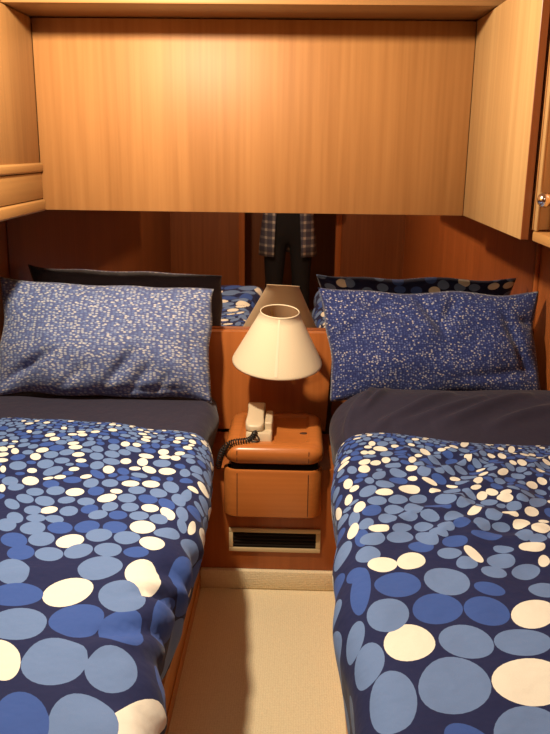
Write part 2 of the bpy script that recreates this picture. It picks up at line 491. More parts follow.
def dotted(name, base, cols, scale, lo, hi, stretch=(1, 1, 1)):
    """printed fabric of small pebble dots: one random colour per Voronoi cell"""
    m, nt, b = new_mat(name); L = nt.links
    tc = nt.nodes.new('ShaderNodeTexCoord')
    mp = nt.nodes.new('ShaderNodeMapping'); mp.inputs['Scale'].default_value = stretch
    L.new(tc.outputs['UV'], mp.inputs['Vector'])
    vo = nt.nodes.new('ShaderNodeTexVoronoi'); vo.voronoi_dimensions = '2D'
    vo.inputs['Scale'].default_value = scale; vo.inputs['Randomness'].default_value = 0.75
    L.new(mp.outputs['Vector'], vo.inputs['Vector'])
    mr = nt.nodes.new('ShaderNodeMapRange')
    mr.inputs['From Min'].default_value = lo; mr.inputs['From Max'].default_value = hi
    mr.inputs['To Min'].default_value = 1; mr.inputs['To Max'].default_value = 0
    L.new(vo.outputs['Distance'], mr.inputs['Value'])
    sp = nt.nodes.new('ShaderNodeSeparateColor'); L.new(vo.outputs['Color'], sp.inputs['Color'])
    cr = nt.nodes.new('ShaderNodeValToRGB'); cr.color_ramp.interpolation = 'CONSTANT'
    el = cr.color_ramp.elements
    while len(el) < len(cols): el.new(0.5)
    for e, (pos, c) in zip(el, cols):
        e.position = pos; e.color = (*c, 1)
    L.new(sp.outputs['Red'], cr.inputs['Fac'])
    mc = nt.nodes.new('ShaderNodeMix'); mc.data_type = 'RGBA'
    mc.inputs['A'].default_value = (*base, 1)
    L.new(mr.outputs['Result'], mc.inputs['Factor']); L.new(cr.outputs['Color'], mc.inputs['B'])
    L.new(mc.outputs['Result'], b.inputs['Base Color'])
    b.inputs['Roughness'].default_value = 0.8; b.inputs['Specular IOR Level'].default_value = 0.2
    b.inputs['Sheen Weight'].default_value = 0.2
    return m

NAVY, BLUE, LIGHT, CREAM = (0.010, 0.017, 0.078), (0.038, 0.092, 0.35), (0.125, 0.215, 0.45), (0.74, 0.75, 0.69)
M_panel = wood('honey veneer upright', (0.31, 0.142, 0.045), rough=0.5, spec=0.3)
M_side = wood('honey veneer side', (0.35, 0.18, 0.062), rough=0.5, spec=0.3)
M_pale = wood('pale honey veneer upright', (0.355, 0.21, 0.085), rough=0.55, spec=0.3)
M_honeyY = wood('honey wood lengthwise', (0.38, 0.20, 0.068), 'Y')
M_honeyX = wood('honey wood crosswise', (0.25, 0.125, 0.046), 'X')
M_cherry = wood('cherry veneer upright', (0.36, 0.105, 0.026), contrast=0.2)
M_head = wood('orange cherry headboard veneer', (0.50, 0.155, 0.036), contrast=0.16)
M_cherryX = wood('cherry wood crosswise', (0.47, 0.155, 0.036), 'X', contrast=0.14, rough=0.28, spec=0.5)
M_cherryY = wood('cherry wood lengthwise', (0.50, 0.215, 0.058), 'Y', contrast=0.16)
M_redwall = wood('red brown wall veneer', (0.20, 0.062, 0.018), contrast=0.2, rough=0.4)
M_joint = plain('dark joint line', (0.05, 0.015, 0.006), 0.6)
M_dark = plain('dark gap', (0.012, 0.006, 0.004), 0.8)
M_mirror = plain('bronze tinted mirror', (0.62, 0.52, 0.45), 0.015, metal=1.0)
M_ceiling = plain('cream ceiling lining', (0.62, 0.5, 0.36), 0.8, bump=(60, 0.1))
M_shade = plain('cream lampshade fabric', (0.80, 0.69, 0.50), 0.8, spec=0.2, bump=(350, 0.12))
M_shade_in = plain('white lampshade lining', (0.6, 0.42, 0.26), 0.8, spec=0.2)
M_brass = plain('brass', (0.55, 0.36, 0.12), 0.3, metal=1.0)
M_chrome = plain('chrome', (0.75, 0.75, 0.76), 0.12, metal=1.0)
M_bulb = plain('opal bulb glass', (0.8, 0.8, 0.76), 0.25)
M_phone = plain('cream telephone plastic', (0.66, 0.55, 0.38), 0.35)
M_cord = plain('black cord rubber', (0.012, 0.010, 0.010), 0.45)
M_vent = plain('tan vent frame', (0.60, 0.46, 0.26), 0.5)
M_slat = plain('black vent slat', (0.014, 0.010, 0.008), 0.9, spec=0.1)
M_sheet = cloth('navy sheet cotton', (0.026, 0.023, 0.046), sheen=0.10)
M_mattress = cloth('navy mattress ticking', (0.022, 0.022, 0.05))
M_duv = [cloth('duvet navy ground', NAVY, sheen=0.06), cloth('duvet light blue print', LIGHT, sheen=0.06), cloth('duvet mid blue print', BLUE, sheen=0.06), cloth('duvet cream print', CREAM, sheen=0.06)]
TINY = [(0.0, (0.40, 0.43, 0.50)), (0.36, (0.22, 0.28, 0.46)), (0.66, (0.12, 0.17, 0.36)), (0.92, (0.55, 0.55, 0.56))]
M_pillow = dotted('pillow tiny dot print', (0.085, 0.11, 0.26), TINY, 102, 0.22, 0.50, (0.72, 1.35, 1))
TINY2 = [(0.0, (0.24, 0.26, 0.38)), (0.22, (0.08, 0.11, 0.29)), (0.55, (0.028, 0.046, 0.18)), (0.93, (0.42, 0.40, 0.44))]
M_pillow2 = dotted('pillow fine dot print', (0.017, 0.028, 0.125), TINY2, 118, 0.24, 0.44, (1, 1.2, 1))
M_pnavy = cloth('pillow navy reverse', (0.045, 0.045, 0.075), sheen=0.3)
M_pback = dotted('pillow reverse pebble print', NAVY, [(0.0, LIGHT), (0.4, BLUE), (0.68, CREAM), (0.86, LIGHT)], 22, 0.36, 0.40, (0.8, 1.3, 1))

def carpet_mat():
    m, nt, b = new_mat('beige loop carpet'); L = nt.links
    tc = nt.nodes.new('ShaderNodeTexCoord')
    mp = nt.nodes.new('ShaderNodeMapping'); mp.inputs['Scale'].default_value = (150, 150, 150)
    ck = nt.nodes.new('ShaderNodeTexVoronoi'); ck.inputs['Scale'].default_value = 1.0; ck.inputs['Randomness'].default_value = 0.35
    L.new(tc.outputs['Object'], mp.inputs['Vector']); L.new(mp.outputs['Vector'], ck.inputs['Vector'])
    mc = nt.nodes.new('ShaderNodeMix'); mc.data_type = 'RGBA'
    mc.inputs['A'].default_value = (0.86, 0.75, 0.52, 1); mc.inputs['B'].default_value = (0.68, 0.55, 0.35, 1)
    L.new(ck.outputs['Distance'], mc.inputs['Factor'])
    L.new(mc.outputs['Result'], b.inputs['Base Color'])
    b.inputs['Roughness'].default_value = 0.95; b.inputs['Specular IOR Level'].default_value = 0.1
    bp = nt.nodes.new('ShaderNodeBump'); bp.inputs['Strength'].default_value = 0.5; bp.inputs['Distance'].default_value = 0.004
    bp.invert = True
    L.new(ck.outputs['Distance'], bp.inputs['Height']); L.new(bp.outputs['Normal'], b.inputs['Normal'])
    return m
M_carpet = carpet_mat()

def plaid_mat():
    m, nt, b = new_mat('plaid shirt cotton'); L = nt.links
    tc = nt.nodes.new('ShaderNodeTexCoord'); sx = nt.nodes.new('ShaderNodeSeparateXYZ')
    L.new(tc.outputs['Object'], sx.inputs['Vector'])
    acc = None
    for ax in ('X', 'Z'):
        mu = nt.nodes.new('ShaderNodeMath'); mu.operation = 'MULTIPLY'; mu.inputs[1].default_value = 17
        fr = nt.nodes.new('ShaderNodeMath'); fr.operation = 'FRACT'
        lt = nt.nodes.new('ShaderNodeMath'); lt.operation = 'LESS_THAN'; lt.inputs[1].default_value = 0.32
        L.new(sx.outputs[ax], mu.inputs[0]); L.new(mu.outputs[0], fr.inputs[0]); L.new(fr.outputs[0], lt.inputs[0])
        if acc is None: acc = lt.outputs[0]
        else:
            ad = nt.nodes.new('ShaderNodeMath'); ad.operation = 'ADD'
            L.new(acc, ad.inputs[0]); L.new(lt.outputs[0], ad.inputs[1]); acc = ad.outputs[0]
    cr = nt.nodes.new('ShaderNodeValToRGB'); cr.color_ramp.interpolation = 'CONSTANT'
    e = cr.color_ramp.elements; e.new(0.5)
    for k, (p, c) in enumerate(((0, (0.06, 0.06, 0.10)), (0.3, (0.16, 0.15, 0.17)), (0.8, (0.5, 0.46, 0.42)))):
        e[k].position = p; e[k].color = (*c, 1)
    dv = nt.nodes.new('ShaderNodeMath'); dv.operation = 'DIVIDE'; dv.inputs[1].default_value = 2
    L.new(acc, dv.inputs[0]); L.new(dv.outputs[0], cr.inputs['Fac']); L.new(cr.outputs['Color'], b.inputs['Base Color'])
    b.inputs['Roughness'].default_value = 0.85
    return m
M_plaid = plaid_mat()
M_trouser = plain('black trouser cotton', (0.014, 0.013, 0.015), 0.85, spec=0.2)
M_skin = plain('skin', (0.55, 0.30, 0.19), 0.5)
M_hair = plain('dark brown hair', (0.03, 0.018, 0.01), 0.6)
M_shoe = plain('dark leather', (0.02, 0.015, 0.012), 0.4)

# ------------------------------------------------------------------ setting
YB, YF = 2.95, -0.85
def struct(name, *a, **k):
    o = box(name, *a, **k); tag(o, kind='structure'); return o
ZC = 2.12
struct('floor', XWL - 0.03, XWR + 0.03, YF - 0.9, YB + 0.03, -0.05, 0.0, M_carpet, bev=0)
struct('ceiling', XWL - 0.03, XWR + 0.03, YF - 0.9, YB + 0.03, ZC, ZC + 0.04, M_ceiling, bev=0)
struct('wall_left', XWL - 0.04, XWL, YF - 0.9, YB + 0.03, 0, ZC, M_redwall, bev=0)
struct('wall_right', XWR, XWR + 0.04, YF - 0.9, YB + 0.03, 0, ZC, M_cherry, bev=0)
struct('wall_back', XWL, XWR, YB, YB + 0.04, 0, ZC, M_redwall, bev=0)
# the wall behind the photographer, with its doorway
bm = bmesh.new()
DX0, DX1, DZ = -0.45, 0.30, 1.9
add_box(bm, XWL, DX0, YF - 0.05, YF, 0, ZC); add_box(bm, DX1, XWR, YF - 0.05, YF, 0, ZC); add_box(bm, DX0, DX1, YF - 0.05, YF, DZ, ZC)
tag(obj('wall_front', bm, M_redwall), kind='structure')
bm = bmesh.new()
for x0, x1 in ((DX0 - 0.05, DX0), (DX1, DX1 + 0.05)):
    add_box(bm, x0, x1, YF - 0.06, YF + 0.012, 0, DZ + 0.05, 0.004)
add_box(bm, DX0, DX1, YF - 0.06, YF + 0.012, DZ, DZ + 0.05, 0.004)
tag(obj('trim_1', bm, M_cherry, auto=35), kind='structure')
struct('wall_passage', XWL, XWR, YF - 0.88, YF - 0.84, 0, ZC, M_redwall, bev=0)
# soffit over the head of the beds
struct('trim_2', XWL + 0.001, XWR - 0.001, 2.452, YB - 0.001, 1.887, ZC - 0.001, M_honeyX, bev=0.006)
# carpeted step in front of the bedside unit
bm = bmesh.new()
add_box(bm, -0.3235, 0.1535, 2.497, 2.62, 0.0005, 0.072, 0.006, 2)
tag(obj('trim_3', bm, M_carpet, auto=35), kind='structure')

# ------------------------------------------------------------------ mirror, lockers
m = box('wall_mirror', XWL + 0.004, 0.853, YM, YM + 0.012, 0.62, 1.44, M_mirror, bev=0)
tag(m, 'wide bronze-tinted mirror on the back wall between headboard and overhead cabinet', 'mirror')
o = box('mirror_stile', 0.855, XWR - 0.001, YM - 0.012, YB - 0.001, 0.62, 1.286, M_cherry, bev=0.002)
tag(o, kind='structure'); o.name = 'trim_4'

PY = 2.70
t = thing('overhead_cabinet', 'wide honey wood overhead cabinet across the back wall above the mirror', 'cabinet', (-0.16, 2.80, 1.29))
box('carcass', -0.848, 0.53, PY + 0.022, YM - 0.003, 1.296, 1.885, M_panel, t, 0.002)
box('front_panel', -0.8595, 0.5395, PY, PY + 0.020, 1.2865, 1.884, M_panel, t, 0.003)

t = thing('side_locker', 'honey wood side locker with ledge rail along the left wall', 'cabinet', (-0.96, 1.8, 1.29))
box('carcass', XWL + 0.002, -0.868, 0.9, 2.912, 1.31, 1.885, M_panel, t, 0.002)
box('front_panel', -0.867, -0.860, 0.9, 2.698, 1.43, 1.885, M_side, t, 0.002)
box('head_rail', XWL + 0.002, -0.860, 0.9, 2.448, 1.887, 2.115, M_panel, t, 0.002)
box('fascia', -0.867, -0.855, 0.9, 2.698, 1.325, 1.408, M_honeyY, t, 0.002)
box('ledge_rail', -0.866, -0.8475, 0.9, 2.698, 1.410, 1.440, M_honeyY, t, 0.007, 3)
box('bottom_rail', XWL + 0.002, -0.8475, 0.9, 2.698, 1.284, 1.322, M_honeyY, t, 0.007, 3)

t = thing('side_locker', 'pale honey wood side locker on the right wall with door and open shelf end', 'cabinet', (0.7, 1.9, 1.29))
bm = bmesh.new()
add_box(bm, 0.566, XWR - 0.002, 1.98, 2.912, 1.312, 1.884, 0.002)
obj('carcass', bm, M_panel, t, auto=35)
dr = box('door', 0.540, 0.559, 1.985, 2.698, 1.288, 1.884, M_pale, t, 0.001)
box('shaded_edge', 0.5402, 0.5588, 1.9825, 1.985, 1.2882, 1.8838, M_redwall, dr, 0.0008, 1)  # thin darker strip: shade painted onto the door's end face
box('stile', 0.566, 0.573, 1.95, 1.972, 1.312, 2.115, M_pale, t, 0.002)
d = box('recessed_door', 0.604, 0.620, 1.0, 1.978, 1.312, 2.115, M_cherryY, t, 0.002)
M = Matrix.Translation((0.604, 1.945, 1.386)) @ Matrix.Scale(1.12, 4) @ Matrix.Rotation(-PI / 2, 4, 'Y')
bm = bmesh.new()
lathe(bm, [(0.006, 0), (0.006, 0.010), (0.013, 0.014), (0.0165, 0.022), (0.0155, 0.030), (0.010, 0.036), (0.004, 0.038)], M, 24)
obj('knob', bm, M_chrome, d, smooth=True)
box('catch', 0.590, 0.6035, 1.905, 1.93, 1.595, 1.625, M_phone, d, 0.003)
box('inner_carcass', 0.6205, XWR - 0.002, 1.0, 1.978, 1.312, 2.115, M_panel, t, 0.002)
box('bottom_ledge', 0.566, XWR - 0.002, 1.0, 1.978, 1.286, 1.310, M_honeyY, t, 0.004)

# ------------------------------------------------------------------ headboard and bedside unit
HB = thing('headboard', 'orange cherry wood headboard panel behind the bedside unit, rounded top corner', 'headboard', (-0.09, 2.87, 0.45))
def rounded_panel(x0, x1, z0, z1, y0, y1, rl, rr, name, mat, par, skew=0.0):
    pts = [(x0, z0), (x1 - skew, z0)]
    for k in range(9):
        a = PI / 2 * k / 8
        pts.append((x1 - rr + rr * math.cos(a), z1 - rr + rr * math.sin(a)))
    for k in range(9):
        a = PI / 2 + PI / 2 * k / 8
        pts.append((x0 + rl + rl * math.cos(a), z1 - rl + rl * math.sin(a)))
    bm = bmesh.new()
    add_loops(bm, [[(x, y0, z) for x, z in pts], [(x, y1, z) for x, z in pts]])
    es = [e for e in bm.edges if abs(e.verts[0].co.y - e.verts[1].co.y) < 1e-5]
    bmesh.ops.bevel(bm, geom=es, offset=0.003, segments=2, affect='EDGES')
    return obj(name, bm, mat, par, auto=40)
rounded_panel(-0.33, 0.134, 0.46, 0.841, 2.868, 2.912, 0.01, 0.03, 'panel', M_head, HB, 0.02)
for x0, x1 in ((XWL + 0.002, -0.332), (0.134, XWR - 0.002)):
    box('side_panel', x0, x1, 2.872, 2.912, 0.0, 0.80, M_redwall, HB, 0.003)

NS = thing('bedside_unit', 'cherry wood bedside unit with rounded drawer between the two beds', 'nightstand', (-0.08, 2.65, 0.0))
box('plinth', -0.322, 0.152, 2.512, 2.865, 0.073, 0.452, M_cherry, NS, 0.003)
# drawer: bull-nosed front with a raised lip and rounded upright corners
def rr_loop(x0, x1, y0, y1, r, z):
    return [(x, y, z) for x, y in rounded_rect(x0, x1, y0, y1, r)]
bm = bmesh.new()
xa, xb, ya, yb = -0.238, 0.094, 2.455, 2.511
def drawer_loop(inset, z):
    # front corners rounded, back square
    r = 0.05 - inset
    pts = []
    for cx, a0 in ((xa + 0.05, 180), (xb - 0.05, 270)):
        for k in range(9):
            a = math.radians(a0 + 90 * k / 8)
            pts.append((cx + r * math.cos(a), ya + 0.05 + r * math.sin(a), z))
    pts += [(xb - inset, yb, z), (xa + inset, yb, z)]
    return pts
add_loops(bm, [drawer_loop(0.006, 0.296), drawer_loop(0.001, 0.300), drawer_loop(0, 0.306), drawer_loop(0, 0.459), drawer_loop(0.003, 0.465), drawer_loop(0.008, 0.467), drawer_loop(0.013, 0.463), drawer_loop(0.014, 0.445)])
D = obj('drawer', bm, M_cherryX, NS, auto=40)
for x in (-0.190, 0.046):
    bm = bmesh.new()
    add_box(bm, x - 0.0012, x + 0.0012, ya - 0.0006, ya + 0.004, 0.304, 0.456)
    obj('joint_line', bm, M_joint, D)
box('gap_strip', -0.212, 0.078, 2.495, 2.80, 0.4525, 0.489, M_dark, NS, 0)
# thick rounded top with a shallow tray
bm = bmesh.new()
X0, X1, Y0, Y1 = -0.236, 0.096, 2.448, 2.815
loops = []
R = 0.045
for k in range(0, 9):                       # underside edge up round the bullnose
    a = -PI / 2 + PI * k / 8
    ins = 0.024 * (1 - math.cos(a)); z = 0.5185 + 0.0325 * math.sin(a)
    loops.append(rr_loop(X0 + ins, X1 - ins, Y0 + ins, Y1 - ins * 0.2, R, z))
for ins, dz in ((0.045, 0.0), (0.050, -0.001), (0.056, -0.007), (0.062, -0.008)):
    loops.append(rr_loop(X0 + ins, X1 - ins, Y0 + ins + 0.012, Y1 - ins + 0.02, 0.02, 0.551 + dz))
add_loops(bm, loops)
TOP = obj('top', bm, M_cherryX, NS, auto=50)
for x in (-0.190, 0.046):
    bm = bmesh.new()
    add_box(bm, x - 0.0011, x + 0.0011, Y0 + 0.0005, Y0 + 0.004, 0.500, 0.538)
    obj('joint_line', bm, M_joint, TOP)
bm = bmesh.new()
lathe(bm, [(0.011, 0), (0.012, 0.0015), (0.009, 0.003)], Matrix.Translation((0.03, 2.612, 0.543)) @ Matrix.Diagonal((1.3, 0.7, 1, 1)), 16)
obj('catch', bm, M_joint, TOP, smooth=True)

VG = thing('vent_grille', 'tan framed air vent with dark slats low in the bedside plinth', 'vent', (-0.064, 2.511, 0.182))
bm = bmesh.new()
vx0, vx1, vz0, vz1 = -0.222, 0.094, 0.144, 0.232
ix0, ix1, iz0, iz1 = -0.208, 0.078, 0.159, 0.217
add_box(bm, vx0, vx1, 2.503, 2.511, iz1, vz1, 0.0015); add_box(bm, vx0, vx1, 2.503, 2.511, vz0, iz0, 0.0015)
add_box(bm, vx0, ix0, 2.503, 2.511, iz0, iz1, 0.0015); add_box(bm, ix1, vx1, 2.503, 2.511, iz0, iz1, 0.0015)
obj('frame', bm, M_vent, VG, auto=35)
box('backing', ix0, ix1, 2.5095, 2.5112, iz0, iz1, M_dark, VG, 0)
for k in range(4):
    z = iz0 + 0.008 + k * 0.0140
    bm = bmesh.new()
    add_loops(bm, [[(x, 2.5040, z + 0.001), (x, 2.5040, z - 0.001), (x, 2.5092, z + 0.004), (x, 2.5092, z + 0.006)] for x in (ix0, ix1)])
    obj('slat', bm, M_slat, VG)
# ------------------------------------------------------------------ lamp
M_seam = plain('pale seam tape', (0.85, 0.74, 0.56), 0.7, spec=0.2)
LC = Vector((-0.068, 2.685, 0.780))
LM = thing('reading_lamp', 'small lamp with cream conical shade above the bedside unit', 'lamp', (LC.x, 2.868, 0.74))
tilt = Matrix.Translation(LC) @ Matrix.Rotation(math.radians(9), 4, 'X') @ Matrix.Rotation(math.radians(2.5), 4, 'Y')
bm = bmesh.new()
prof = [(0.1535, 0.002), (0.1555, 0.0), (0.1560, 0.004), (0.1535, 0.010)]
for k in range(1, 9):
    f = k / 8
    prof.append((0.1535 + (0.0655 - 0.1535) * f, 0.010 + 0.171 * f))
prof += [(0.0665, 0.183), (0.0670, 0.186), (0.0650, 0.188), (0.0635, 0.185)]
lathe(bm, prof, tilt, 64, cap=False)
obj('lamp_shade', bm, M_shade, LM, smooth=True)
sh = LM.children[0]
bm = bmesh.new()
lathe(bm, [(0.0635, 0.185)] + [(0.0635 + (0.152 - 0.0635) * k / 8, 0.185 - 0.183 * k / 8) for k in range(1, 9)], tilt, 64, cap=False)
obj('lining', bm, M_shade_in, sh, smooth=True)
bm = bmesh.new()                      # the glued seam down the front
a0 = math.radians(-90)
add_loops(bm, [[tilt @ Vector((r * math.cos(a), r * math.sin(a), z)) for a in (a0 - 0.035, a0 + 0.035)] for r, z in ((0.1548, 0.011), (0.0668, 0.181))], closed=False, cap=False)
obj('seam', bm, M_seam, sh)
bm = bmesh.new()
lathe(bm, [(0.030, 0), (0.032, 0.004), (0.030, 0.012), (0.012, 0.016)], Matrix.Translation((LC.x, 2.868, 0.795)) @ Matrix.Rotation(PI / 2, 4, 'X'), 24)
obj('wall_plate', bm, M_brass, LM, smooth=True)
bm = bmesh.new()
add_tube(bm, [(LC.x, 2.856, 0.795), (LC.x, 2.80, 0.795), (LC.x, 2.72, 0.797), (LC.x, 2.697, 0.802), (LC.x, 2.690, 0.815), (LC.x, 2.690, 0.83)], 0.006, 10)
obj('arm', bm, M_brass, LM, smooth=True)
bm = bmesh.new()
lathe(bm, [(0.012, 0.826), (0.016, 0.83), (0.016, 0.862), (0.013, 0.866)], Matrix.Translation((LC.x, 2.69, 0)), 20)
for a in (0, PI * 2 / 3, PI * 4 / 3):
    top = tilt @ Vector((0.0585 * math.cos(a), 0.0585 * math.sin(a), 0.170))
    add_tube(bm, [(LC.x, 2.69, 0.86), top], 0.0015, 6)
obj('bulb_holder', bm, M_brass, LM, auto=50)
bm = bmesh.new()
lathe(bm, [(0.011, 0.866), (0.013, 0.873), (0.021, 0.890), (0.0235, 0.903), (0.021, 0.917), (0.012, 0.926), (0.002, 0.929)], Matrix.Translation((LC.x, 2.69, 0)), 20)
obj('bulb', bm, M_bulb, LM, smooth=True)

# ------------------------------------------------------------------ telephone
TP = thing('telephone', 'cream corded telephone on the bedside unit', 'telephone', (-0.12, 2.63, 0.5435))
def tloop(x0, x1, y0, y1, z, r):
    return [(x, y, z) for x, y in rounded_rect(x0, x1, y0, y1, r, 4)]
bm = bmesh.new()
zt = 0.5435
add_loops(bm, [tloop(-0.166, -0.078, 2.525, 2.70, zt, 0.008), tloop(-0.166, -0.078, 2.525, 2.70, zt + 0.026, 0.008), tloop(-0.163, -0.081, 2.528, 2.697, zt + 0.030, 0.006)])
add_loops(bm, [tloop(-0.104, -0.079, 2.56, 2.69, zt + 0.028, 0.005), tloop(-0.104, -0.079, 2.56, 2.69, zt + 0.052, 0.005), tloop(-0.101, -0.082, 2.563, 2.687, zt + 0.055, 0.003)])
obj('base', bm, M_phone, TP, auto=40)
bm = bmesh.new()          # handset lying front to back in its cradle, its far end raised
secs = [(2.532, 0.016, 0.034, 0.044), (2.537, 0.025, 0.031, 0.049), (2.548, 0.030, 0.030, 0.053), (2.57, 0.0315, 0.030, 0.056), (2.62, 0.0285, 0.040, 0.062), (2.67, 0.0285, 0.040, 0.067), (2.695, 0.031, 0.031, 0.071), (2.715, 0.031, 0.031, 0.072), (2.720, 0.028, 0.034, 0.069)]
lp = []
for y, hw, zb, ztp in secs:
    c = -0.138
    pts = rounded_rect(c - hw, c + hw, zt + zb, zt + ztp + 0.004, 0.0065, 4)
    lp.append([(x, y, z) for x, z in pts])
add_loops(bm, lp)
obj('handset', bm, M_phone, TP, auto=45)
bm = bmesh.new()          # coiled cord from the handset, over the rounded edge and down the left
path = [(-0.132, 2.520, 0.585), (-0.137, 2.506, 0.572), (-0.150, 2.492, 0.562), (-0.172, 2.482, 0.560), (-0.195, 2.474, 0.560), (-0.215, 2.466, 0.556), (-0.232, 2.462, 0.543), (-0.243, 2.468, 0.52), (-0.25, 2.482, 0.49), (-0.256, 2.496, 0.462)]
def sample_path(P, n):
    P = [Vector(p) for p in P]; out = []
    for i in range(n):
        f = i / (n - 1) * (len(P) - 1); k = min(int(f), len(P) - 2); u = f - k
        p0, p1, p2, p3 = P[max(k - 1, 0)], P[k], P[k + 1], P[min(k + 2, len(P) - 1)]
        out.append(0.5 * ((2 * p1) + (p2 - p0) * u + (2 * p0 - 5 * p1 + 4 * p2 - p3) * u * u + (3 * p1 - p0 - 3 * p2 + p3) * u ** 3))
    return out
base = sample_path(path, 560)
cp = []
for i, p in enumerate(base):
    tg = (base[min(i + 1, 559)] - base[max(i - 1, 0)]).normalized()
    u = tg.cross(Vector((0, 0, 1))); u = u.normalized() if u.length > 1e-4 else Vector((1, 0, 0))
    v = tg.cross(u)
    a = i * 2 * PI / 22
    k = smoothstep(0, 40, i) * 0.0085
    cp.append(p + u * math.cos(a) * k + v * math.sin(a) * k)
add_tube(bm, cp, 0.0024, 5)
obj('coiled_cord', bm, M_cord, TP, smooth=True)
bm = bmesh.new()
add_tube(bm, sample_path([(-0.128, 2.521, 0.568), (-0.122, 2.512, 0.560), (-0.120, 2.500, 0.556), (-0.128, 2.492, 0.555), (-0.148, 2.496, 0.556), (-0.172, 2.512, 0.556)], 30), 0.0024, 6)
obj('line_cord', bm, M_cord, TP, smooth=True)

# ------------------------------------------------------------------ beds
for w, xw0, xa, hand in (('left', XWL + 0.002, -0.325, 1), ('right', XWR - 0.002, 0.155, -1)):
    side = 'left' if w == 'left' else 'right'
    t = thing('bed_base', 'built-in cherry wood bed base with kick plinth under the %s bed' % w, 'bed', ((xw0 + xa) / 2, 1.9, 0), 'twin bed bases')
    lo, hi = sorted((xw0, xa))
    box('plinth', lo, hi, 0.97, 2.868, 0.0, 0.155, M_cherryY, t, 0.005, 2)
    # a thin groove between plinth board and carpet strip
    xo = xa + hand * 0.004
    l2, h2 = sorted((xo, xa + hand * 0.0005))
    box('groove_strip', l2, h2, 0.97, 2.495, 0.002, 0.05, M_cherryY, t, 0.001, 1)
    lo, hi = sorted((xw0, xa - hand * 0.05))
    box('box', lo, hi, 0.99, 2.868, 0.156, 0.36, M_cherryY, t, 0.005, 2)
    lo, hi = sorted((xw0 + hand * 0.004, xa - hand * 0.05))
    bm = bmesh.new()
    add_box(bm, lo, hi, 0.995, 2.862, 0.362, 0.615, 0.05, 5)
    o = obj('mattress', bm, M_mattress, auto=60)
    tag(o, 'navy covered mattress on the %s bed base, under the printed duvet' % w, 'mattress', 'twin mattresses')

# printed duvets: the print is cut into the fabric mesh, one material per colour
DIAM = [(0.0, 0.017), (0.06, 0.027), (0.18, 0.038), (0.42, 0.049), (0.6, 0.062), (0.70, 0.076), (0.78, 0.098), (0.98, 0.115), (1.2, 0.13), (1.5, 0.15)]
def diam(t):
    for (a, va), (b, vb) in zip(DIAM, DIAM[1:]):
        if t <= b: return va + (vb - va) * max(0, (t - a) / (b - a))
    return DIAM[-1][1]

